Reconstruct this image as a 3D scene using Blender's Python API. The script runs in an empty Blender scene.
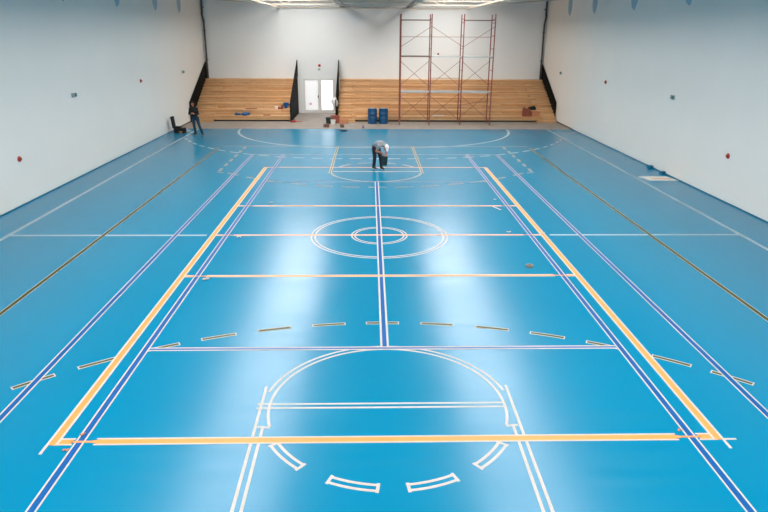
import bpy, bmesh, math, random
from mathutils import Vector, Matrix
random.seed(7)
S = bpy.context.scene
C = S.collection

# ------------------------------------------------------------------ camera
cam_data = bpy.data.cameras.new('camera')
cam = bpy.data.objects.new('camera', cam_data)
C.objects.link(cam)
rt = Vector((0.99974786, -0.02173311, 0.00564726))
up = Vector((0.00198795, 0.33617086, 0.94179892))
fw = Vector((0.02236666, 0.94155023, -0.3361293))
m = Matrix((rt, up, -fw)).transposed().to_4x4()
m.translation = Vector((-0.25096, -16.0332, 5.1313))
cam.matrix_world = m
cam_data.sensor_width = 36.0
cam_data.lens = 625.058 / 768.0 * 36.0
cam_data.clip_end = 300
S.camera = cam

# ------------------------------------------------------------------ world, exposure
world = bpy.data.worlds.new('sky')
S.world = world
world.use_nodes = True
bg = world.node_tree.nodes['Background']
bg.inputs[0].default_value = (0.80, 0.90, 1.0, 1)
bg.inputs[1].default_value = 1.0
S.view_settings.view_transform = 'Standard'
S.view_settings.look = 'None'
S.view_settings.gamma = 1
S.view_settings.exposure = 0.0
S.cycles.use_denoising = True
S.cycles.max_bounces = 10
S.cycles.diffuse_bounces = 6
S.cycles.sample_clamp_indirect = 8
ROOFLIGHT = 7.9          # strength of the daylight coming through the rooflight panels
GABLE_FILL = 1.2               # strength of the fill panel added behind the camera

# ------------------------------------------------------------------ materials
def lin(c):
    return tuple((x / 255 / 12.92) if x / 255 <= .04045 else ((x / 255 + .055) / 1.055) ** 2.4 for x in c) + (1,)

def mat(name, rgb, rough=.6, metal=0., spec=.5, var=.06, scale=6., bump=0., emit=None, coat=0.):
    mt = bpy.data.materials.new(name)
    mt.use_nodes = True
    nt = mt.node_tree
    b = nt.nodes['Principled BSDF']
    b.inputs['Roughness'].default_value = rough
    b.inputs['Metallic'].default_value = metal
    b.inputs['Specular IOR Level'].default_value = spec
    b.inputs['Coat Weight'].default_value = coat
    tc = nt.nodes.new('ShaderNodeTexCoord')
    nz = nt.nodes.new('ShaderNodeTexNoise')
    nz.inputs['Scale'].default_value = scale
    nz.inputs['Detail'].default_value = 4
    nt.links.new(tc.outputs['Object'], nz.inputs['Vector'])
    rp = nt.nodes.new('ShaderNodeMapRange')
    rp.inputs['From Min'].default_value = .3
    rp.inputs['From Max'].default_value = .7
    rp.inputs['To Min'].default_value = 1 - var
    rp.inputs['To Max'].default_value = 1 + var
    nt.links.new(nz.outputs['Fac'], rp.inputs['Value'])
    mx = nt.nodes.new('ShaderNodeVectorMath')
    mx.operation = 'SCALE'
    mx.inputs[0].default_value = lin(rgb)[:3]
    nt.links.new(rp.outputs['Result'], mx.inputs['Scale'])
    nt.links.new(mx.outputs[0], b.inputs['Base Color'])
    if bump:
        bp = nt.nodes.new('ShaderNodeBump')
        bp.inputs['Strength'].default_value = bump
        bp.inputs['Distance'].default_value = .01
        nt.links.new(nz.outputs['Fac'], bp.inputs['Height'])
        nt.links.new(bp.outputs['Normal'], b.inputs['Normal'])
    if emit:
        b.inputs['Emission Color'].default_value = lin(emit[0])
        b.inputs['Emission Strength'].default_value = emit[1]
    return mt

M = {}
M['floor'] = mat('blue_floor_coating', (0, 125, 163), .22, spec=.32, var=.02, scale=.35)
def tune_floor():
    nt = M['floor'].node_tree
    b = nt.nodes['Principled BSDF']
    tc = [n for n in nt.nodes if n.type == 'TEX_COORD'][0]
    mp = nt.nodes.new('ShaderNodeMapping')
    mp.inputs['Scale'].default_value = (.25, 3.0, 1)
    nz = nt.nodes.new('ShaderNodeTexNoise')
    nz.inputs['Scale'].default_value = 1.6
    nz.inputs['Detail'].default_value = 5
    nt.links.new(tc.outputs['Object'], mp.inputs[0])
    nt.links.new(mp.outputs[0], nz.inputs['Vector'])
    r = nt.nodes.new('ShaderNodeMapRange')
    r.inputs['From Min'].default_value = .3
    r.inputs['From Max'].default_value = .7
    r.inputs['To Min'].default_value = .20
    r.inputs['To Max'].default_value = .27
    nt.links.new(nz.outputs['Fac'], r.inputs['Value'])
    nt.links.new(r.outputs['Result'], b.inputs['Roughness'])
tune_floor()
M['concrete'] = mat('bare_concrete', (150, 140, 130), .6, var=.14, scale=1.5, bump=.2)
M['wall'] = mat('white_wall_paint', (240, 237, 230), .75, spec=.3, var=.012, scale=.5)
M['wall_end'] = mat('white_end_wall_paint', (234, 236, 235), .8, spec=.3, var=.012, scale=.5)
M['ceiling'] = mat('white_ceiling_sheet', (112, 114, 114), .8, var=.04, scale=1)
M['cream'] = mat('cream_primed_steel', (208, 196, 178), .5, var=.08, scale=3)
M['galv'] = mat('galvanised_steel', (150, 152, 152), .45, metal=.4, var=.1, scale=5)
M['skylight'] = mat('translucent_roof_panel', (235, 240, 245), .5, emit=((253, 248, 243), ROOFLIGHT))
M['gable'] = mat('gable_glazing', (235, 240, 245), .5, emit=((240, 246, 255), GABLE_FILL))
M['doorglow'] = mat('daylit_frosted_pane', (245, 246, 248), .35, emit=((250, 252, 255), .35))
M['doorglow2'] = mat('bright_daylit_frosted_pane', (245, 246, 248), .35, emit=((250, 252, 255), 1.6))
M['white'] = mat('white_enamel', (226, 226, 222), .45, var=.02)
M['dulltape'] = mat('worn_white_tape', (158, 178, 186), .6, var=.04, scale=8)  # duller, bluer tone for the handball tape
M['tape'] = mat('white_masking_tape', (192, 188, 182), .65, spec=.25, var=.05, scale=8)
M['whiteline'] = mat('thin_white_line_paint', (140, 170, 182), .5, var=.04, scale=8)
M['orange'] = mat('pale_orange_line_paint', (246, 152, 80), .5, spec=.3, var=.03, scale=6)
M['blueline'] = mat('deep_blue_line_paint', (0, 86, 154), .5, spec=.2, var=.03, scale=6)
M['olive'] = mat('olive_line_paint', (64, 72, 20), .55, spec=.2, var=.06, scale=6)
M['black'] = mat('black_paint', (10, 11, 11), .6, var=.1, spec=.2)
M['blackcloth'] = mat('black_cloth', (26, 27, 30), .9, var=.15, scale=20, bump=.3)
M['darkgreen'] = mat('dark_green_plastic', (14, 42, 38), .4)
M['jeans'] = mat('blue_denim', (24, 56, 74), .85, var=.15, scale=25, bump=.3)
M['grey'] = mat('grey_cotton', (140, 144, 148), .9, var=.08, scale=20, bump=.3)
M['darktrouser'] = mat('charcoal_work_trousers', (32, 33, 38), .9, var=.15, scale=20, bump=.3)
M['skin'] = mat('skin', (178, 112, 86), .5, var=.05, scale=12)
M['lips'] = mat('lips', (150, 78, 70), .5)
M['eye'] = mat('eye', (30, 24, 22), .2)
M['hair'] = mat('dark_hair', (40, 28, 22), .8, bump=.4, scale=60)
M['shoe'] = mat('dark_shoe', (38, 36, 36), .6)
M['sole'] = mat('pale_shoe_sole', (205, 205, 200), .6)
M['cap'] = mat('white_cap_cloth', (232, 232, 230), .85)
M['blueDrum'] = mat('blue_drum_enamel', (0, 72, 116), .35, var=.08, scale=4)
M['drumlid'] = mat('pale_drum_lid', (120, 150, 172), .4, var=.15, scale=5)
M['scaf'] = mat('red_oxide_scaffold_paint', (138, 74, 68), .55, var=.15, scale=5)
M['brace'] = mat('rusty_brace_steel', (140, 92, 84), .55, var=.15, scale=5)
M['deck'] = mat('galvanised_deck', (172, 176, 176), .5, var=.1, scale=4)
M['wooddeck'] = mat('weathered_brown_deck', (110, 92, 80), .7, var=.15, scale=4)
M['red'] = mat('red_plastic', (190, 40, 36), .4)
M['redbox'] = mat('reddish_brown_card', (142, 74, 60), .8, var=.1)
M['cardboard'] = mat('orange_brown_card', (190, 128, 92), .8, var=.08)
M['bluecloth'] = mat('blue_work_cloth', (20, 84, 140), .9, var=.15, scale=12, bump=.5)
M['green'] = mat('green_plastic', (40, 150, 110), .4)
M['greydev'] = mat('grey_plastic', (140, 160, 168), .4)
M['greendev'] = mat('muted_green_plastic', (72, 120, 100), .4)
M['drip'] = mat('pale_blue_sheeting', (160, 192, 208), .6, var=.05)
M['board'] = mat('white_board', (226, 222, 212), .5, var=.03)
M['pipe'] = mat('dark_brown_pipe', (92, 82, 76), .6, var=.1)
M['base'] = mat('teal_base_strip', (0, 104, 138), .35)
M['purple'] = mat('purple_plastic', (130, 100, 150), .5)

def wood(name, dark):
    mt = bpy.data.materials.new(name)
    mt.use_nodes = True
    nt = mt.node_tree
    L = nt.links.new
    b = nt.nodes['Principled BSDF']
    b.inputs['Roughness'].default_value = .42
    tc = nt.nodes.new('ShaderNodeTexCoord')
    sx = nt.nodes.new('ShaderNodeSeparateXYZ')
    L(tc.outputs['Object'], sx.inputs[0])
    ad = nt.nodes.new('ShaderNodeMath'); ad.operation = 'ADD'
    L(sx.outputs['Y'], ad.inputs[0]); L(sx.outputs['Z'], ad.inputs[1])
    cb = nt.nodes.new('ShaderNodeCombineXYZ')
    L(sx.outputs['X'], cb.inputs[0]); L(ad.outputs[0], cb.inputs[1])
    br = nt.nodes.new('ShaderNodeTexBrick')
    br.inputs['Scale'].default_value = 1
    br.inputs['Brick Width'].default_value = 2.35
    br.inputs['Row Height'].default_value = .107
    br.inputs['Mortar Size'].default_value = .0035
    br.inputs['Bias'].default_value = 0
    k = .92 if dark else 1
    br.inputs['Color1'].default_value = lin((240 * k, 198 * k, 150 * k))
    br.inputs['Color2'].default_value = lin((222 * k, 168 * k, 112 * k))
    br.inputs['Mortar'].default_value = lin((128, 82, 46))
    L(cb.outputs[0], br.inputs['Vector'])
    mp = nt.nodes.new('ShaderNodeMapping')
    mp.inputs['Scale'].default_value = (.8, 14, 14)
    L(tc.outputs['Object'], mp.inputs[0])
    nz = nt.nodes.new('ShaderNodeTexNoise')
    nz.inputs['Scale'].default_value = 2
    nz.inputs['Detail'].default_value = 6
    L(mp.outputs[0], nz.inputs['Vector'])
    mr = nt.nodes.new('ShaderNodeMapRange')
    mr.inputs['From Min'].default_value = .3; mr.inputs['From Max'].default_value = .7
    mr.inputs['To Min'].default_value = .84; mr.inputs['To Max'].default_value = 1.12
    L(nz.outputs['Fac'], mr.inputs['Value'])
    vm = nt.nodes.new('ShaderNodeVectorMath'); vm.operation = 'SCALE'
    L(br.outputs['Color'], vm.inputs[0]); L(mr.outputs['Result'], vm.inputs['Scale'])
    L(vm.outputs[0], b.inputs['Base Color'])
    return mt
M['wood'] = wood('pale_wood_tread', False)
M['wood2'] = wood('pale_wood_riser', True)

# ------------------------------------------------------------------ mesh helpers
class MB:
    def __init__(s):
        s.bm = bmesh.new()
    def face(s, pts):
        return s.bm.faces.new([s.bm.verts.new(p) for p in pts])
    def box(s, lo, hi, rot=None, org=None):
        vs = [Vector((x, y, z)) for x in (lo[0], hi[0]) for y in (lo[1], hi[1]) for z in (lo[2], hi[2])]
        if rot is not None:
            o = Vector(org) if org is not None else (Vector(lo) + Vector(hi)) / 2
            vs = [rot @ (v - o) + o for v in vs]
        b = [s.bm.verts.new(v) for v in vs]
        for f in ((0, 1, 3, 2), (4, 6, 7, 5), (0, 4, 5, 1), (2, 3, 7, 6), (0, 2, 6, 4), (1, 5, 7, 3)):
            s.bm.faces.new([b[i] for i in f])
        return s
    def tube(s, p0, p1, r0, r1=None, n=10, cap=True):
        r1 = r0 if r1 is None else r1
        p0, p1 = Vector(p0), Vector(p1)
        d = (p1 - p0).normalized()
        a = d.orthogonal().normalized(); b = d.cross(a)
        rings = []
        for p, r in ((p0, r0), (p1, r1)):
            rings.append([s.bm.verts.new(p + (a * math.cos(t) + b * math.sin(t)) * r) for t in [2 * math.pi * i / n for i in range(n)]])
        for i in range(n):
            j = (i + 1) % n
            s.bm.faces.new((rings[0][i], rings[0][j], rings[1][j], rings[1][i]))
        if cap:
            s.bm.faces.new(rings[0][::-1]); s.bm.faces.new(rings[1])
        return s
    def path(s, pts, r, n=10):
        for i in range(len(pts) - 1):
            s.tube(pts[i], pts[i + 1], r, n=n)
            if i:
                s.ell(pts[i], (r, r, r), n=n)
        return s
    def lathe(s, c, prof, n=28):
        c = Vector(c)
        rings = [[s.bm.verts.new(c + Vector((r * math.cos(2 * math.pi * i / n), r * math.sin(2 * math.pi * i / n), z))) for i in range(n)] for r, z in prof]
        for k in range(len(rings) - 1):
            for i in range(n):
                j = (i + 1) % n
                s.bm.faces.new((rings[k][i], rings[k][j], rings[k + 1][j], rings[k + 1][i]))
        s.bm.faces.new(rings[0][::-1]); s.bm.faces.new(rings[-1])
        return s
    def ell(s, c, r, rot=None, n=14):
        mt = Matrix.Translation(Vector(c)) @ (rot.to_4x4() if rot is not None else Matrix.Identity(4)) @ Matrix.Diagonal((r[0], r[1], r[2], 1))
        bmesh.ops.create_uvsphere(s.bm, u_segments=n, v_segments=max(6, n // 2 + 1), radius=1, matrix=mt)
        return s
    def cap(s, p0, p1, r0, r1=None, n=14):
        r1 = r0 if r1 is None else r1
        s.tube(p0, p1, r0, r1, n=n)
        s.ell(p0, (r0,) * 3, n=n); s.ell(p1, (r1,) * 3, n=n)
        return s
    def extrude_poly(s, pts2, axis, lo, hi):
        def P(a, b, t):
            return {'x': (t, a, b), 'y': (a, t, b), 'z': (a, b, t)}[axis]
        A = [s.bm.verts.new(P(a, b, lo)) for a, b in pts2]
        B = [s.bm.verts.new(P(a, b, hi)) for a, b in pts2]
        n = len(pts2)
        s.bm.faces.new(A[::-1]); s.bm.faces.new(B)
        for i in range(n):
            s.bm.faces.new((A[i], A[(i + 1) % n], B[(i + 1) % n], B[i]))
        return s
    def ribbon(s, pts, w0, w1, z, h=.0004):
        """flat strip along a polyline between the side offsets w0 and w1 (left is positive)"""
        n = len(pts)
        q = [Vector((p[0], p[1])) for p in pts]
        row = []
        for i in range(n):
            a = (q[i] - q[i - 1]).normalized() if i else None
            b = (q[i + 1] - q[i]).normalized() if i < n - 1 else None
            na = Vector((-a.y, a.x)) if a else None
            nb = Vector((-b.y, b.x)) if b else None
            if na is None: nn = nb
            elif nb is None: nn = na
            else:
                nn = (na + nb).normalized(); nn = nn / max(.3, nn.dot(na))
            row.append((s.bm.verts.new((*(q[i] + nn * w0), z)), s.bm.verts.new((*(q[i] + nn * w1), z))))
        for i in range(n - 1):
            s.bm.faces.new((row[i][0], row[i + 1][0], row[i + 1][1], row[i][1]))
        return s
    def build(s, name, m_, parent=None, smooth=False, bevel=0., loc=None, recalc=True):
        if recalc:
            bmesh.ops.recalc_face_normals(s.bm, faces=s.bm.faces)
        me = bpy.data.meshes.new(name)
        s.bm.to_mesh(me); s.bm.free()
        me.materials.append(m_)
        if smooth:
            for p in me.polygons: p.use_smooth = True
        o = bpy.data.objects.new(name, me)
        C.objects.link(o)
        if parent is not None: o.parent = parent
        if loc is not None: o.location = loc
        if bevel:
            bv = o.modifiers.new('bevel', 'BEVEL'); bv.width = bevel; bv.segments = 2; bv.limit_method = 'ANGLE'
        return o

def tag(o, label=None, cat=None, group=None, kind=None):
    if label: o['label'] = label
    if cat: o['category'] = cat
    if group: o['group'] = group
    if kind: o['kind'] = kind
    return o
def empty(name, loc=(0, 0, 0), rz=0):
    o = bpy.data.objects.new(name, None); C.objects.link(o)
    o.empty_display_size = .2
    o.location = loc; o.rotation_euler = (0, 0, rz)
    return o
def struct(o):
    o['kind'] = 'structure'; return o
def dup(o, parent=None):
    c = o.copy(); C.objects.link(c); c.parent = parent
    for k in list(o.children):
        dup(k, c)
    return c
def remesh(o, vox, smooth=3):
    r = o.modifiers.new('remesh', 'REMESH'); r.mode = 'VOXEL'; r.voxel_size = vox; r.use_smooth_shade = True
    if smooth:
        sm = o.modifiers.new('smooth', 'SMOOTH'); sm.factor = .5; sm.iterations = smooth
    return o

# ------------------------------------------------------------------ the hall
XL, XR, YB, YF, ZC = -11.08, 11.30, 27.2, -21.0, 7.5
FE = 19.75                                                    # far edge of the blue coating
floor = struct(MB().box((XL, YF, -.1), (XR, FE, 0)).build('floor', M['floor']))
tag(floor, 'glossy blue sports floor coating')
cf = struct(MB().box((XL, FE, -.1), (XR, YB, -.004)).build('floor', M['concrete']))
tag(cf, 'bare grey concrete strip beyond the blue coating')
struct(MB().box((XL - .2, YF, -.1), (XL, YB, ZC + .1)).build('wall_left', M['wall']))
struct(MB().box((XR, YF, -.1), (XR + .2, YB, ZC + .1)).build('wall_right', M['wall']))
struct(MB().box((XL - .2, YB, -.1), (XR + .2, YB + .2, ZC + .1)).build('wall_back', M['wall_end']))
struct(MB().box((XL - .2, YF - .2, -.1), (XR + .2, YF, ZC + .1)).build('wall_front', M['wall']))
# ceiling with the openings for the two rooflight strips
RD = .9                                                       # depth of the wells, added to dim the upper walls
SKY = [(-6.0, -3.0), (3.0, 6.0)]
cb = MB()
xs = [XL] + [v for p in SKY for v in p] + [XR]
for i in range(0, len(xs), 2):
    cb.box((xs[i], YF, ZC), (xs[i + 1], YB, ZC + .1))
struct(cb.build('ceiling', M['ceiling']))
for a, b in SKY:
    w = struct(MB().box((a, YF, ZC + RD), (b, YB - 1.6, ZC + RD + .06)).build('window', M['skylight']))
    w.name = 'window_%d' % (1 if a < 0 else 2)
    w['label'] = 'long translucent rooflight strip'
    struct(MB().box((a, YB - 1.6, ZC), (b, YB, ZC + .1)).build('ceiling', M['ceiling']))
    cw = MB().box((a - .06, YF, ZC + .1), (a, YB - 1.6, ZC + RD)).box((b, YF, ZC + .1), (b + .06, YB - 1.6, ZC + RD))  # unseen curbs, added to cut light off the upper walls
    cw.box((a, YB - 1.6, ZC + .1), (b, YB - 1.54, ZC + RD)).box((a, YF - .06, ZC + .1), (b, YF, ZC + RD))
    cw.build('window_curb', M['ceiling'], w)
w = struct(MB().box((-9, YF, 3.6), (9, YF + .03, 6.8)).build('window_3', M['gable']))  # unseen glowing panel, added for soft daylight from behind
fr = MB()
for i in range(10):
    fr.box((-9 + 2 * i - .04, YF, 3.6), (-9 + 2 * i + .04, YF + .08, 6.8))
fr.box((-9.05, YF, 3.52), (9.05, YF + .08, 3.6)).box((-9.05, YF, 6.8), (9.05, YF + .08, 6.88))
fr.build('window_frame', M['white'], w)
# base strips where the coating turns up the wall
struct(MB().box((XL, YF, 0), (XL + .012, FE, .035)).build('baseboard_left', M['base']))
struct(MB().box((XR - .012, YF, 0), (XR, FE, .035)).build('baseboard_right', M['base']))
struct(MB().box((XL, FE, 0), (XL + .03, 22.6, .06)).build('trim_1', M['pipe']))
struct(MB().box((XR - .03, FE, 0), (XR, 23, .06)).build('trim_2', M['pipe']))

# ------------------------------------------------------------------ court markings (parts of the floor)
def arc(cx, cy, r, a0, a1, n=48):
    return [(cx + r * math.cos(math.radians(a0 + (a1 - a0) * i / n)), cy + r * math.sin(math.radians(a0 + (a1 - a0) * i / n))) for i in range(n + 1)]
LV = [0.0]
def mark(kind, pts, z, paint=None, pw=.05, tw=.04, ends=False, label=None):
    """painted line with a strip of masking tape along either side"""
    h = pw / 2
    par = floor
    if paint is not None:
        par = MB().ribbon(pts, -h, h, z).build(kind, paint, floor, recalc=False)
        if label: par['label'] = label
    if tw:
        t = MB().ribbon(pts, -h - tw, -h, z + .0003).ribbon(pts, h, h + tw, z + .0003)
        if ends:
            for a, b in ((pts[0], pts[1]), (pts[-1], pts[-2])):
                d = (Vector(a) - Vector(b)).normalized()
                e = Vector(a) + d * tw
                t.ribbon([tuple(a), tuple(e)], -h - tw * 1.3, h + tw * 1.3, z + .0005)
        o = t.build('masking_tape' if paint is not None else kind, M['dulltape'] if kind.startswith('handball') else M['tape'], par, recalc=False)
        if paint is None and label: o['label'] = label
    return par

Z1, Z2, Z3, Z4 = .0010, .0020, .0030, .0042
# handball
G = 19.62
hb = dict(paint=M['whiteline'], pw=.05, tw=.035)
for sx in (-1, 1):
    mark('handball_sideline', [(sx * 9.86, YF + .1), (sx * 9.86, FE - .03)], Z1, **hb)
mark('handball_halfway_line', [(-9.8, 0.02), (-4.62, 0.02)], Z1, paint=M['whiteline'], pw=.04, tw=.035)
mark('handball_halfway_line', [(4.62, 0.02), (9.8, 0.02)], Z1, paint=M['whiteline'], pw=.04, tw=.035)
p6 = arc(-1.5, G, 6, 180, 270) + arc(1.5, G, 6, 270, 360)
mark('handball_goal_area_line', p6, Z1, paint=M['whiteline'], pw=.05, tw=.035, label='solid white curved goal area line')
p9 = arc(-1.5, G + .1, 8.85, 201.5, 270, 200) + arc(1.5, G + .1, 8.85, 270, 338.5, 200)
def along(pts, d0, d1):
    out, acc = [], 0
    for i in range(len(pts) - 1):
        a, b = Vector(pts[i]), Vector(pts[i + 1]); l = (b - a).length
        if l == 0: continue
        if acc + l > d0 and acc < d1:
            s0 = max(0, (d0 - acc) / l); s1 = min(1, (d1 - acc) / l)
            if not out: out.append(tuple(a.lerp(b, s0)))
            out.append(tuple(a.lerp(b, s1)))
        acc += l
    return out
def length(pts): return sum((Vector(pts[i + 1]) - Vector(pts[i])).length for i in range(len(pts) - 1))
n = 29; T = length(p9); st = T / n
for i in range(n):
    q = along(p9, i * st + .12, i * st + .12 + st * .64)
    mark('handball_free_throw_dash', q, Z1, paint=M['whiteline'], pw=.05, tw=.035)
# basketball: olive painted parts
for sx in (-1, 1):
    mark('basketball_sideline', [(sx * 7.36, YF + 7), (sx * 7.36, 13.6)], Z2, paint=M['olive'], pw=.082, tw=.014)
mark('basketball_baseline', [(-7.36, 14.0), (7.36, 14.0)], Z2, paint=M['olive'], pw=.02, tw=.025)
for sx in (-1, 1):
    mark('basketball_key_line', [(sx * 1.79, 13.9), (sx * 1.79, 7.85)], Z2, paint=M['olive'], pw=.055, tw=.03)
mark('basketball_free_throw_line', [(-1.7, 8.2), (1.7, 8.2)], Z2, paint=M['tape'], pw=.03, tw=.03)
mark('basketball_free_throw_circle', arc(0, 8.2, 1.76, 190, 350), Z2, paint=M['olive'], pw=.03, tw=.03)
for a in (30, 62, 94, 126):
    mark('basketball_free_throw_circle_dash', arc(0, 8.2, 1.76, a, a + 21, 8), Z2, paint=M['olive'], pw=.03, tw=.03)
def threept(cy, R, sgn, xs_):
    for x in xs_:
        dy = math.sqrt(R * R - x * x)
        a = math.degrees(math.atan2(sgn * dy, x))
        da = math.degrees(.29 / R)
        mark('three_point_dash', arc(0, cy, R, a - da, a + da, 6), Z2, paint=M['olive'], pw=.064, tw=.020, ends=True)
threept(-13.82, 8.42, 1, [-5.48, -4.72, -3.85, -2.95, -2.0, -1.02, -.02, 1.0, 2.0, 2.95, 3.85, 4.78, 5.5])
threept(13.6, 8.05, -1, [-5.5, -4.62, -3.72, -2.8, -1.88, -.94, 0.02, .96, 1.9, 2.84, 3.72, 4.62, 5.5])
for sx in (-1, 1):
    for k in range(6):
        y = 8.25 + k * 1.0
        mark('three_point_dash', [(sx * 6.13, y), (sx * 6.16, y + .5)], Z2, paint=M['olive'], pw=.05, tw=.025, ends=True)
    mark('three_point_dash', [(sx * 6.2, 8.08), (sx * 5.9, 7.98)], Z2 + .0002, paint=M['olive'], pw=.04, tw=.02)
    for k in range(5):
        y = -8.6 - k * 1.0
        mark('three_point_dash', [(sx * 6.13, y), (sx * 6.13, y - .5)], Z2, paint=M['olive'], pw=.05, tw=.025, ends=True)
# centre circles and the near key: masked with tape, not yet painted
mark('basketball_centre_circle', arc(0, 0, 1.77, 0, 360, 96), Z2, pw=.055, tw=.045, label='taped ring not yet painted')
mark('small_centre_circle', arc(0, 0, .70, 0, 360, 64), Z2, pw=.045, tw=.04, label='small taped ring not yet painted')
NT = dict(pw=.06, tw=.042)
fa = MB().ribbon(arc(0, -8.16, 1.77, -17, 197, 80), .03, .072, Z2 + .0007)
fa.ribbon(arc(0, -8.16, 1.77, 12, 168, 70), -.072, -.03, Z2 + .0007)
for sx in (-1, 1):
    ex, ey = sx * 1.695, -8.68
    fa.ribbon([(ex - sx * .06, ey - .01), (ex + sx * .11, ey + .012)][::sx], -.02, .02, Z2 + .001)
fa.build('free_throw_arc', M['tape'], floor, recalc=False)
mark('free_throw_line', [(-1.90, -8.16), (1.72, -8.16)], Z2, **NT)
for a in (211, 245.5, 277.5, 309.5):
    mark('free_throw_arc_dash', arc(0, -8.17, 1.76, a, a + 18.5, 10), Z2, ends=True, **NT)
for sx in (-1, 1):
    t = MB().ribbon([(sx * 1.845, -7.62), (sx * 1.80, -14)], -.021, .021, Z2 + .0008)
    t.ribbon([(sx * 1.735, -8.65), (sx * 1.69, -14)], -.021, .021, Z2 + .0008)
    t.build('key_line', M['tape'], floor, recalc=False)
# tennis
tn = dict(paint=M['blueline'], pw=.080, tw=.024)
for x in (-5.45, -4.10, 4.10, 5.45):
    mark('tennis_sideline', [(x, -11.9), (x, 11.9)], Z3, **tn)
mark('tennis_centre_line', [(0, -6.37), (0, 6.4)], Z3, paint=M['blueline'], pw=.075, tw=.036)
for s in (-1, 1):
    mark('tennis_service_line', [(-4.03, s * 6.4), (4.03, s * 6.4)], Z3, paint=M['blueline'], pw=.05, tw=.035 if s < 0 else .015)
    mark('tennis_baseline', [(-5.45, s * 11.86), (5.45, s * 11.86)], Z3, paint=M['whiteline'], pw=.02, tw=.02)
# volleyball: orange
for sx in (-1, 1):
    p = mark('volleyball_sideline', [(sx * 4.44, -9.04), (sx * 4.44, 9.02)], Z4, paint=M['orange'], pw=.088, tw=.034)
    MB().ribbon([(sx * 4.50, -9.04), (sx * 4.50, -9.23)], -.02, .02, Z4 + .0003).build('masking_tape', M['tape'], p, recalc=False)
MB().ribbon([(4.5, -9.03), (4.68, -9.03)], -.018, .018, Z4 + .0002).build('masking_tape', M['tape'], floor, recalc=False)
def volley(y, pw, tw, name):
    b = MB().ribbon([(-3.84, y), (3.84, y)], -pw / 2, pw / 2, Z4 - .0004)
    for sx in (-1, 1):
        b.bm.faces.new([b.bm.verts.new(v) for v in ((sx * 3.84, y - pw / 2, Z4 - .0004), (sx * 3.84, y + pw / 2, Z4 - .0004), (sx * 3.96, y + .017, Z4 - .0004), (sx * 3.96, y - .017, Z4 - .0004))][::sx])
        b.ribbon([(sx * 3.96, y), (sx * 4.22, y)][::sx], -.017, .017, Z4 - .0004)
        b.ribbon([(sx * 4.2, y), (sx * 4.45, y)][::sx], -pw / 2, pw / 2, Z4 - .0004)
    o = b.build(name, M['orange'], floor, recalc=False)
    if tw:
        t = MB()
        for s in (-1, 1):
            e = sorted((s * pw / 2, s * (pw / 2 + tw)))
            t.ribbon([(-3.9, y), (3.9, y)], e[0], e[1], Z4 - .0006)
            t.ribbon([(-4.42, y), (-4.18, y)], e[0], e[1], Z4 - .0006)
            t.ribbon([(4.18, y), (4.42, y)], e[0], e[1], Z4 - .0006)
        t.build('masking_tape', M['tape'], o, recalc=False)
volley(-8.97, .095, .030, 'volleyball_baseline')
volley(-2.98, .07, .03, 'volleyball_attack_line')
volley(3.03, .06, .035, 'volleyball_attack_line')
volley(0.02, .055, .03, 'volleyball_centre_line')
volley(9.0, .055, .03, 'volleyball_baseline')

# ------------------------------------------------------------------ roof structure
def truss(y):
    t = empty('roof_truss', (0, y, 0))
    ch = [(XL, 7.02), (-6, 6.62), (6, 6.62), (XR, 7.02)]
    b = MB()
    for i in range(3):
        (x0, z0), (x1, z1) = ch[i], ch[i + 1]
        b.extrude_poly([(x0, z0), (x1, z1), (x1, z1 + .07), (x0, z0 + .07)], 'y', -.05, .05)
    b.build('bottom_chord', M['cream'], t)
    MB().box((XL, -.05, ZC - .08), (XR, .05, ZC)).build('top_chord', M['cream'], t)
    for i in range(15):
        x0 = XL + (XR - XL) * i / 15; x1 = XL + (XR - XL) * (i + 1) / 15
        def zb(x): return 6.66 if abs(x) < 6 else 6.66 + (abs(x) - 6) * .078
        if i % 2: x0, x1 = x1, x0
        MB().tube((x0, 0, zb(x0)), (x1, 0, ZC - .05), .02, n=6).build('web_bar', M['cream'], t)
    return t
ty = [22.9, 17.95, 13.1, 8.1]
names = ['nearest the bleacher end wall', 'second from the bleacher end wall', 'third from the bleacher end wall', 'fourth from the bleacher end wall']
for i, y in enumerate(ty):
    t = truss(y)
    tag(t, 'cream steel roof truss spanning the hall, ' + names[i], 'truss', 'roof trusses')
for x, nm in ((-6.05, 'left'), (6.05, 'right')):
    o = MB().box((x - .05, 5, 6.60), (x + .05, YB, 6.68)).build('roof_rail', M['cream'])
    tag(o, 'cream steel rail running along under the roof, %s of the centre' % nm, 'beam', 'roof rails')
for x, nm in ((-2.0, 'left'), (2.35, 'right')):
    tr = empty('cable_tray', (x, 0, 0))
    MB().box((-.16, 8, 6.72), (.16, YB - .05, 6.74)).build('tray_base', M['galv'], tr)
    for sx in (-1, 1):
        MB().box((sx * .16 - .008, 8, 6.72), (sx * .16 + .008, YB - .05, 6.80)).build('tray_side', M['galv'], tr)
    tag(tr, 'grey metal cable tray under the roof, the %s one of two' % nm, 'cable tray', 'cable trays')
o = MB().box((-6.2, YB - .1, 6.60), (6.2, YB, 6.68)).box((-6.2, YB - .07, 6.95), (6.2, YB, 7.03)).build('wall_beam', M['cream'])
tag(o, 'cream steel beam along the top of the bleacher end wall', 'beam')

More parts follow.
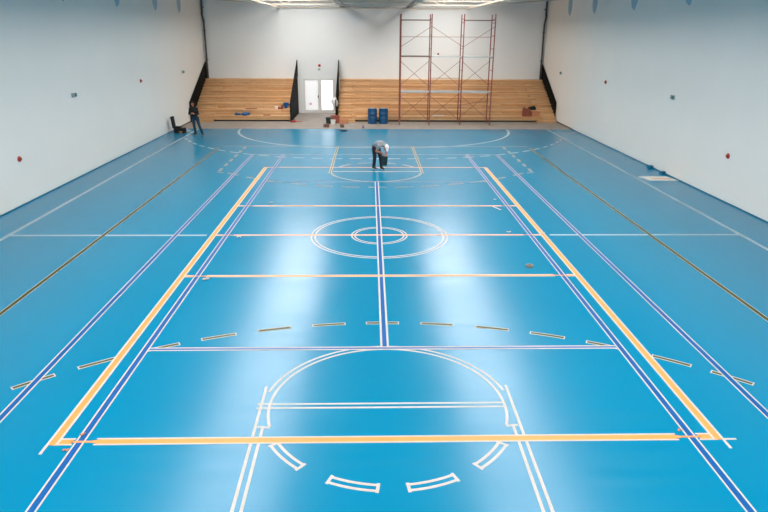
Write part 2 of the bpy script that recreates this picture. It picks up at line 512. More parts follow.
# corner pipes
for x, s, nm in ((XL + .17, 1, 'left'), (XR - .17, -1, 'right')):
    y = YB - .09
    p = MB().path([(x - s * .02, y, 1.9), (x, y, 5.75), (x - s * .02, y, 5.9), (x - s * .02, y, 5.9)][:2] + [(x - s * .03 + s * .0, y, 5.9)], .055)
    p.path([(x - s * .03, y, 5.9), (x + s * -.09 + s * .0, y, 6.25), (x - s * .09 + s * .04, y, 6.3), (x - s * .05, y, 7.38)], .055)
    o = empty('rainwater_pipe', (0, 0, 0))
    p.build('pipe', M['pipe'], o, smooth=True)
    for z in (3.4, 5.2, 6.6):
        MB().box((x - .08, y - .08, z), (x + .08, YB - .002, z + .04)).build('pipe_bracket', M['pipe'], o)
    tag(o, 'dark brown pipe rising up the %s corner of the end wall' % nm, 'pipe', 'corner pipes')

# ------------------------------------------------------------------ door in the end wall
DX0, DX1, DXM, DH = -4.62, -2.66, -3.62, 2.20
dr = struct(empty('door_1', (0, 0, 0)))
f = MB().box((DX0 - .07, YB - .06, 0), (DX0, YB, DH + .07)).box((DX1, YB - .06, 0), (DX1 + .16, YB, DH + .07)).box((DX0, YB - .06, DH), (DX1, YB, DH + .07))
f.box((DXM - .04, YB - .06, 0), (DXM + .08, YB, DH))
f.build('door_frame', M['white'], dr)
for (a, b, mm, nm) in ((DX0, DXM - .04, 'doorglow', 'pale left leaf'), (DXM + .08, DX1, 'doorglow2', 'bright daylit right leaf')):
    lf = MB().box((a, YB - .05, .02), (a + .07, YB - .01, DH)).box((b - .07, YB - .05, .02), (b, YB - .01, DH)).box((a + .07, YB - .05, .02), (b - .07, YB - .01, .22)).box((a + .07, YB - .05, DH - .08), (b - .07, YB - .01, DH)).build('door_leaf', M['white'], dr)
    lf['label'] = nm
    MB().box((a + .07, YB - .035, .22), (b - .07, YB - .02, DH - .08)).build('pane', M[mm], lf)
    if mm == 'doorglow':
        MB().box((b - .06, YB - .09, 1.0), (b - .01, YB - .05, 1.18)).path([(b - .035, YB - .1, 1.08), (b - .16, YB - .1, 1.08)], .012).build('door_handle', M['pipe'], lf)
        MB().box((a + .3, YB - .040, .5), (a + .48, YB - .034, .7)).build('notice', mat('pink_paper', (235, 200, 205), .7), lf)
s = empty('exit_sign', (-3.6, YB, 0))
MB().box((-.14, -.03, 2.72), (.14, 0, 2.80)).build('sign_plate', M['white'], s)
MB().box((-.07, -.034, 2.80), (.07, 0, 2.88)).build('green_lamp', M['green'], s)
tag(s, 'small white and green exit light above the white double door', 'exit sign')
s = MB().tube((-3.57, YB, 3.08), (-3.57, YB - .06, 3.08), .09, n=20).build('alarm_sounder', M['red'], smooth=False)
tag(s, 'round red alarm sounder high above the white double door', 'alarm')
s = MB().tube((4.27, YB, 3.84), (4.27, YB - .05, 3.84), .065, n=16).build('wall_socket_cap', M['redbox'])
tag(s, 'tiny red round cap on the end wall behind the scaffold', 'wall fitting')

# ------------------------------------------------------------------ bleachers
N, H1, Y0 = 7, 2.25 / 7, 22.85
D1 = (YB - Y0) / N
def bleacher(x0, x1, aisles, label):
    r = empty('bleacher', ((x0 + x1) / 2, Y0, 0))
    ox = (x0 + x1) / 2
    def B(b_): return b_
    for i in range(N):
        y = i * D1; z = (i + 1) * H1
        zl = .09 if i == 0 else i * H1
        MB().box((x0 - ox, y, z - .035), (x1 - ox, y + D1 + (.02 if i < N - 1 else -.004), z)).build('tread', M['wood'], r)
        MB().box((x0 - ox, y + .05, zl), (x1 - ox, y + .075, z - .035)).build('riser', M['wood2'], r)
    MB().box((x0 - ox + .02, .10, 0), (x1 - ox - .02, .16, .09)).build('plinth', M['black'], r)  # black strip in place of the shaded gap below the first tier
    pts = [(.16, 0), (YB - Y0 - .004, 0), (YB - Y0 - .004, N * H1 - .04)]
    for i in range(N - 1, 0, -1):
        pts += [(i * D1 + .05, (i + 1) * H1 - .04), (i * D1 + .05, i * H1 - .04)]
    pts += [(.05, H1 - .04), (.05, .09), (.16, .09)]
    for xx in (x0 - ox, x1 - ox - .02):
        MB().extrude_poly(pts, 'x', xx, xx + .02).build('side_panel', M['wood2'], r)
    for a, b in aisles:
        for i in range(N):
            y = i * D1 - D1 / 2; z = (i + .5) * H1
            zl = 0 if i == 0 else i * H1 + .001
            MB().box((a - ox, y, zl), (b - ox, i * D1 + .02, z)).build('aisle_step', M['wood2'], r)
    return tag(r, label, 'bleacher')
bleacher(-11.0, -5.12, [(-10.98, -9.75)], 'smaller stepped pale wood bleacher left of the white door')
bleacher(-2.22, 11.2, [(-2.20, -1.15), (10.0, 11.18)], 'long stepped pale wood bleacher behind the scaffold and drums')

def guard(x, label, y0=22.55, full=False, zt=1.15, s=.50):
    g = empty('bleacher_guard', (x, y0, 0))
    L_ = YB - .1 - y0
    zb0 = .15
    MB().path([(0, 0, zt), (0, L_, zt + L_ * s)], .025, 8).build('top_rail', M['black'], g)
    MB().path([(0, 0, zb0), (0, L_, zb0 + L_ * s)], .02, 8).build('bottom_rail', M['black'], g)
    for k in range(4):
        y = L_ * k / 3
        MB().box((-.025, y - .025, 0 if k == 0 else zb0 + y * s - .05), (.025, y + .025, zt + y * s)).build('post', M['black'], g)
    b = MB()
    n_ = int(L_ / .06)
    for i in range(1, n_):
        y = L_ * i / n_
        b.box((-.010, y - .017, .01 if full else zb0 + y * s), (.006, y + .009, zt + y * s))
    b.build('bar_infill', M['black'], g)
    return tag(g, label, 'guard rail', 'black guards beside the bleachers')
guard(-11.02, 'black sloping guard against the left wall beside the smaller bleacher', 22.5, s=.47)
guard(-5.03, 'black sloping guard just left of the white door', full=True)
guard(-2.30, 'black sloping guard just right of the white door', full=True)
guard(11.24, 'black sloping guard against the right wall beside the long bleacher', 23.2, s=.53)

# ------------------------------------------------------------------ scaffold
SC = empty('scaffold', (0, 0, 0))
tag(SC, 'tall red-brown scaffold tower of three bays before the long bleacher', 'scaffold')
SX = [1.52, 3.25, 5.07, 6.82]; SY = (21.3, 22.4)
for x in SX:
    f = MB()
    for y in SY:
        f.tube((x, y, .04), (x, y, 6.15), .032, n=8)
    for z in (.35, 1.0, 1.8, 2.35, 3.1, 3.8, 4.3, 5.0, 5.7, 5.9):
        f.tube((x, SY[0], z), (x, SY[1], z), .02, n=6)
    fo = f.build('frame', M['scaf'], SC)
    for y in SY:
        MB().box((x - .07, y - .07, -.004), (x + .07, y + .07, .01)).tube((x, y, .01), (x, y, .2), .02, n=8).build('base_plate', M['galv'], fo)
LVZ = [1.86, 3.84, 5.80]
for li, z in enumerate(LVZ):
    for k in range(3):
        if li == 2 and k == 1: continue
        mt = M['deck'] if li == 0 or (li == 1 and k > 0) else M['wooddeck']
        wd = .62 if li == 2 else 1.2
        b = MB()
        for j in range(int(wd / .3)):
            b.box((SX[k] + .04, SY[0] + .03 + j * .31, z), (SX[k + 1] - .04, SY[0] + .32 + j * .31, z + .05))
        b.build('deck', mt, SC)
def brace(p0, p1):
    MB().tube(p0, p1, .014, n=6).build('brace', M['brace'], SC)
for lv, (za, zb_) in enumerate([(.25, 1.7), (2.15, 3.6), (4.15, 5.6)]):
    for k in range(3):
        a, b = SX[k], SX[k + 1]
        if lv < 2:
            for y in SY:
                d = (zb_, za) if (y == SY[0]) else (za, zb_)
                brace((a, y, d[0]), (b, y, d[1]))
        else:
            up_ = k != 1
            brace((a, SY[0], za + .25 if up_ else zb_ - .1), (b, SY[0], zb_ - .1 if up_ else za + .25))
for k in range(3):
    brace((SX[k], SY[1], 4.93), (SX[k + 1], SY[1], 4.93))
brace((SX[1], SY[1], 2.62), (SX[2], SY[1], 2.62))
brace((SX[2], SY[1], 1.05), (SX[3], SY[1], 1.30))

# ------------------------------------------------------------------ blue drums
def drum(x, y, label):
    r = empty('drum', (x, y, 0))
    prof = [(.27, 0), (.285, .01), (.285, .03), (.275, .05), (.275, .28), (.288, .295), (.288, .31), (.275, .325), (.275, .56), (.288, .575), (.288, .59), (.275, .605), (.275, .84), (.287, .86), (.287, .88), (.27, .885)]
    MB().lathe((0, 0, 0), prof).build('drum_body', M['blueDrum'], r, smooth=True)
    MB().lathe((0, 0, 0), [(.262, .872), (.262, .888), (.10, .889)]).build('drum_lid', M['drumlid'], r)
    MB().lathe((.15, 0, 0), [(.035, .888), (.035, .905), (.03, .91)], 14).build('bung', M['black'], r)
    MB().lathe((-.17, 0, 0), [(.02, .888), (.02, .90), (.018, .905)], 12).build('bung', M['black'], r)
    return tag(r, label, 'drum', 'blue drums by the long bleacher')
drum(-.09, 22.1, 'blue steel drum, the left one of two before the bleacher')
drum(.57, 22.1, 'blue steel drum, the right one of two before the bleacher')

# ------------------------------------------------------------------ wall fittings
def wall_dot(x, y, z, label):
    s = 1 if x < 0 else -1
    r = empty('alarm_button', (x, y, z))
    MB().tube((0, 0, 0), (s * .03, 0, 0), .085, n=18).build('back_box', M['red'], r)
    MB().tube((s * .03, 0, 0), (s * .07, 0, 0), .055, .045, n=16).build('button', M['redbox'], r)
    tag(r, label, 'alarm button', 'red round wall alarms')
wall_dot(XL, 3.39, 1.40, 'red round alarm low on the left wall nearest the viewer')
wall_dot(XL, 14.8, 2.93, 'red round alarm higher up on the left wall')
wall_dot(XR, 3.77, 1.46, 'red round alarm low on the right wall nearest the viewer')
wall_dot(XR, 15.36, 2.93, 'red round alarm higher up on the right wall')
def wall_vent(x, y, z, label):
    s = 1 if x < 0 else -1
    r = empty('wall_light', (x, y, z))
    b = MB().box((0, -.15, -.075), (s * .05, .15, .075)); b.build('housing', M['greydev'], r, bevel=.01)
    MB().box((s * .05, .01 if s > 0 else -.14, -.06), (s * .08, .14 if s > 0 else -.01, .06)).build('cover', M['greendev'], r, bevel=.008)
    tag(r, label, 'wall light', 'grey emergency lights on the walls')
wall_vent(XL, 7.69, 2.93, 'grey and green emergency light on the left wall, the nearer one')
wall_vent(XL, 21.86, 2.94, 'grey and green emergency light on the left wall near the guard')
wall_vent(XR, 8.18, 2.89, 'grey and green emergency light on the right wall, the nearer one')
wall_vent(XR, 22.99, 2.91, 'grey and green emergency light on the right wall near the guard')
# pale blue patches on the walls near the truss ends
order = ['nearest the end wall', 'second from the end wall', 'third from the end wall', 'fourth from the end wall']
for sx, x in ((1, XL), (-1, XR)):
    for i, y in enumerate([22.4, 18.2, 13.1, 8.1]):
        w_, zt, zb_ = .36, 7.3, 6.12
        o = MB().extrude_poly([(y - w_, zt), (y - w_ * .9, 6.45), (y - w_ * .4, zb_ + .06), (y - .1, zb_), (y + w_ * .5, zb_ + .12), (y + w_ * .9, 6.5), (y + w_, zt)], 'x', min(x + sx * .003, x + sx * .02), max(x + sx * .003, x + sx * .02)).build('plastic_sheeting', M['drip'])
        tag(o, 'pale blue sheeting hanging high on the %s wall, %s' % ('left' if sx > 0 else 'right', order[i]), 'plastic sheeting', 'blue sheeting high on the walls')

# ------------------------------------------------------------------ loose things
def crate(name, x, y, z, sx, sy, sz, m_, label, cat, rz=0, flaps=True):
    r = empty(name, (x, y, z), rz)
    t = .012
    b = MB().box((-sx / 2, -sy / 2, 0), (sx / 2, sy / 2, t))
    b.box((-sx / 2, -sy / 2, t), (-sx / 2 + t, sy / 2, sz)).box((sx / 2 - t, -sy / 2, t), (sx / 2, sy / 2, sz))
    b.box((-sx / 2 + t, -sy / 2, t), (sx / 2 - t, -sy / 2 + t, sz)).box((-sx / 2 + t, sy / 2 - t, t), (sx / 2 - t, sy / 2, sz))
    b.build('box_body', m_, r)
    if flaps:
        for s_ in (-1, 1):
            MB().box((-sx / 2, min(0, s_ * sy / 2), sz), (sx / 2, max(0, s_ * sy / 2), sz + .008)).build('flap', m_, r)
    return tag(r, label, cat)
def pail(name, x, y, z, r_, h, m_, label, cat='bucket', lid=False):
    r = empty(name, (x, y, z))
    MB().lathe((0, 0, 0), [(r_ * .82, 0), (r_, h), (r_ * 1.05, h), (r_ * 1.05, h + .015), (r_ * .93, h + .015), (r_ * .93, h - .02), (r_ * .78, .02)] if not lid else [(r_ * .9, 0), (r_, .01), (r_, h), (r_ * .95, h + .01)], 20).build('body', m_, r, smooth=False)
    if not lid:
        pts = [(r_ * 1.05 * math.cos(a), 0, h + r_ * .9 * math.sin(a)) for a in [math.pi * i / 10 for i in range(11)]]
        MB().path(pts, .005, 6).build('handle', M['galv'], r)
    return tag(r, label, cat)
pail('bucket', -2.72, 22.0, 0, .17, .34, M['darkgreen'], 'dark green bucket by the guard right of the door')
pail('bucket', -2.42, 21.55, 0, .15, .26, M['white'], 'white bucket beside the orange-brown carton')
crate('carton', -2.35, 22.35, 0, .5, .35, .42, M['redbox'], 'reddish brown carton behind the white bucket', 'carton', .2)
crate('carton', -1.82, 21.95, 0, .48, .32, .26, M['cardboard'], 'low orange-brown carton at the foot of the long bleacher', 'carton', -.05)
pail('tin', -2.83, 20.45, 0, .09, .16, M['pipe'], 'small dark tin at the floor edge, the left one', 'tin', True)
pail('tin', -2.66, 20.50, 0, .08, .15, M['redbox'], 'small reddish tin touching the left dark tin', 'tin', True)
pail('tin', -1.85, 20.4, 0, .11, .15, M['pipe'], 'small dark tin at the floor edge below the low carton', 'tin', True)
o = MB().lathe((-1.70, 18.95, 0.001), [(.20, 0), (.22, .02), (.10, .05), (.05, .06)], 20).build('paint_tray', M['black'])
tag(o, 'flat black tray lying on the blue floor below the door', 'tray')
o = MB().box((-.06, -.05, 0), (.06, .05, .09)).box((-.03, -.02, .09), (.03, .02, .16)).build('spray_can', M['purple'], loc=(-.62, 20.15, 0))
tag(o, 'small purple can on the concrete left of the drums', 'can')
# red clamp/saw on the concrete by the left guard
r = empty('hand_saw', (-4.85, 22.5, 0), .12)
MB().box((-.16, -.05, .01), (.14, .05, .10)).build('motor_housing', M['red'], r, bevel=.015)
MB().box((.14, -.02, .03), (.48, .02, .06)).build('blade', M['red'], r)
MB().path([(-.12, 0, .1), (-.10, 0, .17), (.05, 0, .17), (.08, 0, .1)], .014, 8).build('handle', M['black'], r)
tag(r, 'red power tool on the concrete at the foot of the left door guard', 'power tool')
# white jacket hung on the guard right of the door
o = MB().ell((-2.36, 22.95, 1.32), (.10, .10, .16)).ell((-2.50, 22.9, 1.22), (.10, .09, .18)).ell((-2.26, 22.98, 1.08), (.08, .08, .2)).ell((-2.42, 22.9, 1.05), (.10, .08, .17)).build('cloth', M['cap'])
remesh(o, .025)
tag(o, 'crumpled white cloth hung over the guard right of the door', 'cloth')
def heap(x, y, z, sx, sy, sz, label, m_=None, seed=1, name='work_cloth', cat='cloth'):
    rr = random.Random(seed)
    b = MB()
    for k in range(9):
        b.ell((rr.uniform(-.5, .5) * sx, rr.uniform(-.4, .4) * sy, sz * rr.uniform(.2, .5)), (sx * rr.uniform(.15, .3), sy * rr.uniform(.2, .35), sz * rr.uniform(.3, .5)), Matrix.Rotation(rr.uniform(0, 3), 3, 'Z'), 10)
    o = b.build(name, m_ or M['bluecloth'], loc=(x, y, z))
    remesh(o, .02, 2)
    return tag(o, label, cat)
T1 = lambda i: (i + 1) * H1
heap(-8.1, Y0 + .32, T1(0), .80, .4, .20, 'blue cloth crumpled on the lowest tier of the smaller bleacher', seed=3)
o = MB().extrude_poly([(-.22, .10), (-.14, .32), (.16, .32), (.24, .14), (.10, .17), (.08, -.02), (-.10, -.04), (-.12, .14)], 'y', -.05, .05).build('work_jacket', M['bluecloth'], loc=(-5.48, Y0 + 2 * D1 - .06, T1(1)), bevel=.02)
o.location.z = T1(1) + .045
tag(o, 'blue jacket slumped on the smaller bleacher next to the door guard', 'jacket')
o = MB().lathe((-6.05, Y0 + D1 + .3, T1(1)), [(.09, 0), (.11, .16), (.08, .17)], 16).build('paper_cup', M['cap'])
tag(o, 'white pot standing on the second tier of the smaller bleacher', 'pot')
o = MB().box((-.17, -.06, 0), (.17, .06, .10)).box((.02, -.03, .10), (.15, .03, .22)).build('hand_drill', M['redbox'], loc=(-5.78, Y0 + D1 + .3, T1(1)), bevel=.01)
tag(o, 'brown hand tool on the second tier of the smaller bleacher', 'tool')
o = MB().box((-.22, -.03, 0), (.22, .03, .05)).build('wood_offcut', M['redbox'], loc=(-6.55, Y0 + .25, T1(0)))
o.rotation_euler[2] = .2
tag(o, 'short brown offcut on the lowest tier of the smaller bleacher', 'offcut')
o = MB().box((-.35, -.03, 0), (.35, .03, .04)).build('wood_offcut', M['redbox'], loc=(-7.6, Y0 + D1 + .25, T1(1)))
tag(o, 'long thin brown offcut on the second tier of the smaller bleacher', 'offcut')
o = MB().box((-.4, -.08, 0), (.4, .08, .05)).build('white_board', M['board'], loc=(3.95, Y0 + D1 + .3, T1(1)))
o.location = (3.95, Y0 + .3, T1(0))
tag(o, 'white offcut board on the long bleacher behind the scaffold', 'board')
# brown boxes on the right bleacher
crate('carton', 9.42, Y0 + .3, T1(0), .42, .34, .45, M['redbox'], 'upright reddish brown carton on the long bleacher near the right wall', 'carton')
crate('carton', 9.98, Y0 + .28, T1(0), .50, .34, .26, M['cardboard'], 'low brown carton right of the upright carton on the bleacher', 'carton')
o = MB().ell((0, 0, .1), (.26, .15, .11)).ell((.1, 0, .12), (.14, .12, .13)).box((-.2, -.1, 0), (.24, .1, .09)).build('black_bag', M['blackcloth'], loc=(9.9, Y0 + D1 + .25, T1(1)))
remesh(o, .02)
tag(o, 'black bag on the tier above the low brown carton', 'bag')
o = MB().ell((0, 0, .07), (.11, .1, .08)).box((-.03, -.02, .0), (.05, .02, .18)).build('angle_grinder', M['pipe'], loc=(9.4, Y0 + D1 + .15, T1(1)))
remesh(o, .015)
tag(o, 'small dark tool on the tier above the upright carton', 'tool')
# white boards on the floor by the right wall
r = empty('floor_board', (0, 0, 0))
MB().extrude_poly([(10.02, 7.32), (10.18, 6.62), (11.26, 6.62), (11.1, 7.32)], 'z', .0035, .012).build('board_sheet', M['board'], r)
MB().extrude_poly([(10.35, 6.98), (10.38, 6.86), (11.15, 6.86), (11.12, 6.98)], 'z', .0125, .014).build('stripe', M['cardboard'], r)
tag(r, 'white sheet lying on the floor against the right wall', 'sheet')
for (x, y, lab) in ((11.16, 8.9, 'small dark offcut at the foot of the right wall, the farther'), (11.16, 7.75, 'small dark offcut at the foot of the right wall beside the white sheet')):
    o = MB().box((-.07, -.09, 0), (.07, .09, .12)).box((-.05, .06, 0), (.05, .22, .05)).build('foam_offcut', M['base'], loc=(x, y, .002))
    tag(o, lab, 'offcut', 'offcuts along the right wall')
# scraps of tape
scr = [(-3.87, -3.22, .07, 'crumpled tape scrap just below the left end of the near attack line'),
       (-3.71, -.16, .06, 'crumpled tape scrap below the left part of the centre line'),
       (-3.42, 3.38, .06, 'crumpled tape scrap just above the left part of the far attack line'),
       (3.84, 3.8, .05, 'crumpled tape scrap above the right end of the far attack line'),
       (3.56, .25, .05, 'small tape scrap above the centre line, right of the ring'),
       (4.45, .14, .05, 'tape scrap on the right orange sideline'),
       (-4.2, -9.16, .035, 'orange-stained tape end under the near left orange corner'),
       (-4.12, -8.82, .035, 'orange-stained tape end above the near left orange corner'),
       (4.02, -8.83, .035, 'orange-stained tape end inside the near right orange corner')]
for i, (x, y, s_, lab) in enumerate(scr):
    rr = random.Random(i); b = MB()
    for k in range(5):
        b.ell((rr.uniform(-1, 1) * s_, rr.uniform(-.6, .6) * s_, s_ * .35), (s_ * rr.uniform(.3, .8), s_ * .3, s_ * .25), Matrix.Rotation(rr.uniform(0, 3), 3, 'Z'), 8)
    o = b.build('tape_scrap', M['tape'] if s_ > .04 else M['cardboard'], loc=(x, y, .003))
    tag(o, lab, 'tape scrap', 'tape scraps on the floor')
o = MB().ribbon([(3.62, 2.95), (3.80, 2.55)], -.025, .025, 0.006).ribbon([(3.62, 2.95), (3.80, 2.55)], -.025, .025, 0.002).build('tape_strip', M['tape'])
tag(o, 'loose white strip of tape below the right end of the far attack line', 'tape strip')
r = empty('tape_roll', (3.48, -2.42, .001))
ring = MB()
ring.lathe((0, 0, 0), [(.055, 0), (.085, 0), (.085, .045), (.055, .045)], 24)
ring.build('tape_winding', mat('tan_tape_edge', (128, 118, 104), .7), r)
MB().lathe((0, 0, 0), [(.05, .001), (.054, .001), (.054, .047), (.05, .047)], 24).build('core', M['pipe'], r)
tag(r, 'roll of tape lying on the floor above the near attack line', 'tape roll')

# ------------------------------------------------------------------ the open black case by the left wall
r = empty('tool_case', (-10.52, 18.2, 0), -.15)
MB().box((-.24, -.18, 0), (.34, .18, .26)).build('case_body', M['blackcloth'], r, bevel=.03)
MB().box((-.22, -.16, .26), (.10, .16, .34)).build('tray', M['black'], r, bevel=.02)
MB().box((-.30, -.17, .24), (-.22, .17, .86), Matrix.Rotation(-.12, 3, 'Y'), (-.26, 0, .24)).build('lid', M['blackcloth'], r, bevel=.025)
MB().box((.08, -.20, .02), (.26, -.175, .12)).build('pocket', M['cardboard'], r, bevel=.01)
MB().path([(-.1, -.19, .2), (-.02, -.24, .16), (.1, -.24, .16), (.18, -.19, .2)], .012, 8).build('carry_handle', M['black'], r)
tag(r, 'open black tool case standing on the blue floor against the left wall', 'tool case')

# ------------------------------------------------------------------ people
def V(*a): return Vector(a)
def hand(b, wrist, direction, side, curl, palm_n, scale=1.):
    """palm, four unequal bent fingers and a thumb leaving the side of the palm"""
    d = Vector(direction).normalized(); s = Vector(side).normalized(); nrm = Vector(palm_n).normalized()
    w = Vector(wrist)
    for t in (-.027, -.009, .009, .027):
        b.cap(w + s * t * .7, w + d * .075 * scale + s * t, .015, .013, 10)
    for t, l in ((-.030, .062), (-.010, .075), (.010, .080), (.030, .070)):
        p = w + d * .082 * scale + s * t
        dd = d
        for seg in (.45, .32, .23):
            dd = (dd + nrm * curl).normalized()
            q = p + dd * l * seg * 1.1
            b.cap(p, q, .0088, .0082, 8)
            p = q
    th = w + s * .034 + d * .02
    q = th + (s * .8 + d * .6 + nrm * .25).normalized() * .04
    b.cap(th, q, .012, .010, 8)
    b.cap(q, q + (d + nrm * .4).normalized() * .03, .010, .009, 8)

def head(b, c, face, upv, hs=1.):
    f_ = Vector(face).normalized(); u = Vector(upv).normalized(); s = u.cross(f_).normalized(); u = f_.cross(s)
    R_ = Matrix((s, f_, u)).transposed()
    def P(a, b_, c_): return Vector(c) + (s * a + f_ * b_ + u * c_) * hs
    b.ell(P(0, -.012, .03), (.076 * hs, .095 * hs, .088 * hs), R_, 20)
    b.ell(P(0, .02, -.035), (.060 * hs, .068 * hs, .078 * hs), R_, 18)
    b.ell(P(0, .062, -.092), (.028 * hs, .024 * hs, .022 * hs), R_, 12)
    b.cap(P(0, .082, .012), P(0, .104, -.03), .010 * hs, .014 * hs, 8)
    for t in (-1, 1):
        b.ell(P(t * .077, -.012, -.012), (.010 * hs, .020 * hs, .032 * hs), R_, 10)
        b.ell(P(t * .03, .077, .026), (.022 * hs, .012 * hs, .008 * hs), R_, 10)
    return P, R_

def finish_face(root, P, R_, hs=1.):
    for t in (-1, 1):
        MB().ell(P(t * .031, .080, .010), (.012 * hs, .007 * hs, .007 * hs), R_, 10).build('eye', M['eye'], root, smooth=True)
    MB().ell(P(0, .083, -.055), (.026 * hs, .009 * hs, .007 * hs), R_, 10).build('mouth', M['lips'], root, smooth=True)

def shoe(name, root, ankle, toe_dir, m_=None, lift=0):
    a = Vector((ankle[0], ankle[1], lift)); d = Vector(toe_dir).normalized()
    R_ = Matrix.Rotation(math.atan2(d.y, d.x), 3, 'Z')
    b = MB().ell(a + d * -.03 + V(0, 0, .055), (.065, .048, .055), R_, 14).ell(a + d * .06 + V(0, 0, .050), (.12, .050, .050), R_, 14).ell(a + d * .13 + V(0, 0, .042), (.065, .052, .040), R_, 14)
    b.cap(a + V(0, 0, .06), a + V(0, 0, .12), .052, .052)
    o = b.build(name, m_ or M['shoe'], root)
    remesh(o, .01, 2)
    MB().box(a + V(-.085, -.046, .003), a + V(.175, .05, .022), R_, a + V(0, 0, .01)).build('sole', M['sole'], o, bevel=.01)
    return o

# --- person standing by the left wall with both hands before the chest
def standing():
    root = empty('person', (-9.35, 17.35, 0))
    hipc = V(-.02, 0, .93)
    hipL, hipR = V(-.10, 0, .90), V(.08, 0, .90)            # image left / image right
    kneeL, kneeR = V(-.10, -.03, .50), V(.17, -.03, .49)
    ankL, ankR = V(-.08, .03, .09), V(.29, .0, .09)
    chest = V(-.06, -.01, 1.26); neck = V(-.07, -.02, 1.47)
    shL, shR = V(-.235, 0, 1.37), V(.105, 0, 1.37)
    elL, elR = V(-.30, -.03, 1.10), V(.17, -.03, 1.10)
    wrL, wrR = V(-.12, -.27, 1.13), V(.01, -.27, 1.13)
    b = MB()
    b.ell(hipc, (.15, .10, .11)).ell(V(-.04, 0, 1.08), (.135, .095, .14)).ell(chest, (.165, .11, .18))
    b.cap(shL, shR, .06, .06)
    b.cap(V(-.065, 0, 1.38), V(-.075, -.02, 1.52), .058, .052)
    for h, k, a in ((hipL, kneeL, ankL), (hipR, kneeR, ankR)):
        b.cap(h, k, .085, .055); b.cap(k, a, .055, .038)
        b.cap(a, a + (V(-.018, -.12, -.05) if a.x < 0 else V(.04, -.11, -.05)), .035, .028)
    for s, e, w in ((shL, elL, wrL), (shR, elR, wrR)):
        b.cap(s, e, .05, .04); b.cap(e, w, .04, .026)
    P, R_ = head(b, V(-.08, -.03, 1.61), V(.10, -1, -.40), V(0, -.2, 1))
    hand(b, wrL, V(.3, -.7, .25), V(.1, .3, .9), .35, V(1, .1, 0))
    hand(b, wrR, V(-.3, -.7, .25), V(-.1, .3, .9), .35, V(-1, .1, 0))
    body = b.build('body', M['skin'], root)
    remesh(body, .0075, 2)
    finish_face(root, P, R_)
    # hair
    h = MB().ell(P(0, -.025, .052), (.083, .095, .082), R_, 20).ell(P(0, -.055, .0), (.078, .062, .075), R_, 18)
    remesh(h.build('hair', M['hair'], root), .01)
    j = MB()
    j.ell(V(-.04, 0, 1.06), (.165, .125, .16)).ell(chest, (.19, .13, .19)).cap(shL, shR, .068, .068)
    j.cap(V(-.065, 0, 1.40), V(-.072, -.01, 1.47), .07, .062)
    for s, e, w in ((shL, elL, wrL), (shR, elR, wrR)):
        j.cap(s, e, .060, .050); j.cap(e, e.lerp(w, .88), .050, .038)
    remesh(j.build('jacket', M['blackcloth'], root), .012)
    t = MB().ell(hipc, (.17, .12, .11))
    for h_, k, a in ((hipL, kneeL, ankL), (hipR, kneeR, ankR)):
        t.cap(h_, k, .102, .072); t.cap(k, a + V(0, 0, .01), .07, .060)
    remesh(t.build('jeans', M['jeans'], root), .012)
    shoe('shoe', root, (ankL.x, ankL.y), (-.15, -1, 0)); shoe('shoe', root, (ankR.x, ankR.y), (.35, -1, 0))
    tag(root, 'person in black jacket and blue jeans standing near the left wall, hands together', 'person')
    ph = empty('phone', tuple(V(-9.35, 17.35, 0) + V(-.055, -.37, 1.19)))
    MB().box((-.037, -.012, -.06), (.037, -.003, .06), Matrix.Rotation(-.5, 3, 'X')).build('phone_body', M['black'], ph, bevel=.004)
    MB().box((-.033, -.0025, -.055), (.033, -.0015, .055), Matrix.Rotation(-.5, 3, 'X'), (0, -.0075, 0)).build('screen', M['eye'], ph)
    tag(ph, 'small dark device held in the hands of the standing person', 'phone')
standing()

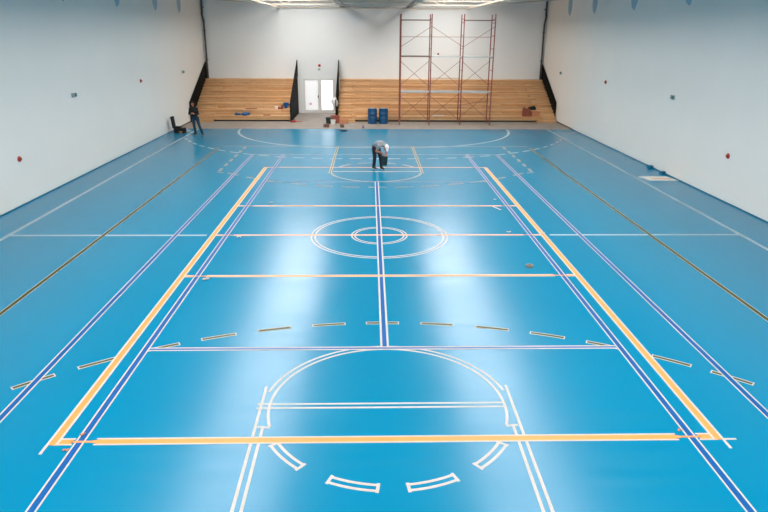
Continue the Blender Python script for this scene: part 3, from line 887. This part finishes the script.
# --- worker bending forward
WR = -.9
def bending():
    root = empty('person', (.06, 8.72, 0), WR)
    hipc = V(-.10, 0, .86)
    hips = [V(-.10, -.09, .82), V(-.10, .09, .82)]
    knees = [V(-.06, -.10, .47), V(.06, .10, .46)]
    anks = [V(-.11, -.11, .09), V(.11, .10, .09)]
    waist = V(.0, 0, .98); chest = V(.20, 0, 1.03); neck = V(.37, 0, .98)
    shN, shF = V(.30, -.18, .98), V(.30, .18, .98)
    elN, elF = V(.20, -.23, .76), V(.30, .23, .77)
    wrN, wrF = V(.39, -.06, .70), V(.42, .07, .71)
    b = MB()
    b.ell(hipc, (.13, .16, .12)).ell(waist, (.15, .135, .115)).ell(V(.10, 0, 1.02), (.14, .14, .11)).ell(chest, (.17, .165, .115))
    b.cap(shN, shF, .06, .06)
    b.cap(V(.32, 0, 1.0), V(.46, 0, .95), .058, .052)
    for h, k, a in zip(hips, knees, anks):
        b.cap(h, k, .085, .055); b.cap(k, a, .055, .038); b.cap(a, a + V(.13, 0, -.05), .035, .03)
    for s, e, w in ((shN, elN, wrN), (shF, elF, wrF)):
        b.cap(s, e, .05, .040); b.cap(e, w, .04, .027)
    P, R_ = head(b, V(.53, -.01, .92), V(.45, -.12, -.9), V(.9, 0, .45))
    hand(b, wrN, V(.35, .15, -.9), V(.3, -.9, 0), .5, V(.8, .6, -.2))
    hand(b, wrF, V(.2, -.15, -.9), V(.3, .9, 0), .5, V(.8, -.6, -.2))
    body = b.build('body', M['skin'], root)
    remesh(body, .0075, 2)
    finish_face(root, P, R_)
    h = MB().ell(P(0, -.03, .035), (.082, .085, .07), R_, 18).ell(P(0, -.06, -.01), (.074, .055, .06), R_, 16)
    remesh(h.build('hair', M['hair'], root), .01)
    c = MB().ell(P(0, -.015, .060), (.092, .108, .075), R_, 20)
    c.extrude_poly([(0, 0), (0, 0.001), (0.001, 0)], 'z', 0, .001) if False else None
    c.ell(P(0, .10, .045), (.068, .075, .012), R_, 16)
    remesh(c.build('cap', M['cap'], root), .01, 1)
    s = MB().ell(V(-.02, 0, .96), (.15, .165, .125)).ell(V(.10, 0, 1.025), (.16, .165, .125)).ell(chest, (.185, .185, .13)).cap(shN, shF, .070, .070)
    s.cap(shN, shN.lerp(elN, .55), .066, .060); s.cap(shF, shF.lerp(elF, .55), .066, .060)
    s.cap(V(.33, 0, 1.0), V(.39, 0, .98), .075, .068)
    remesh(s.build('shirt', M['grey'], root), .012)
    t = MB().ell(hipc, (.155, .178, .135))
    for h_, k, a in zip(hips, knees, anks):
        t.cap(h_, k, .105, .075); t.cap(k, a + V(0, 0, .01), .073, .064)
    remesh(t.build('trousers', M['darktrouser'], root), .012)
    for a in anks: shoe('shoe', root, (a.x, a.y), (1, -.1, 0))
    tag(root, 'person in white cap and grey shirt bending forward in mid floor', 'person')
    # dark bucket in the hands
    r = empty('bucket', tuple(V(.06, 8.72, 0) + Matrix.Rotation(WR, 3, 'Z') @ V(.44, .0, .22)))
    MB().lathe((0, 0, 0), [(.10, 0), (.122, .33), (.129, .33), (.129, .35), (.113, .35), (.113, .32), (.09, .02)], 24).build('bucket_body', M['darkgreen'], r)
    pts = [(.0, .125 * math.cos(a), .33 + .06 * math.sin(a)) for a in [math.pi * i / 12 for i in range(13)]]
    MB().path(pts, .005, 6).build('handle', M['galv'], r)
    MB().path([(0, .04, .388), (0, -.04, .388)], .011, 8).build('grip', M['black'], r)
    tag(r, 'dark bucket held in the hands of the bending worker', 'bucket')
bending()
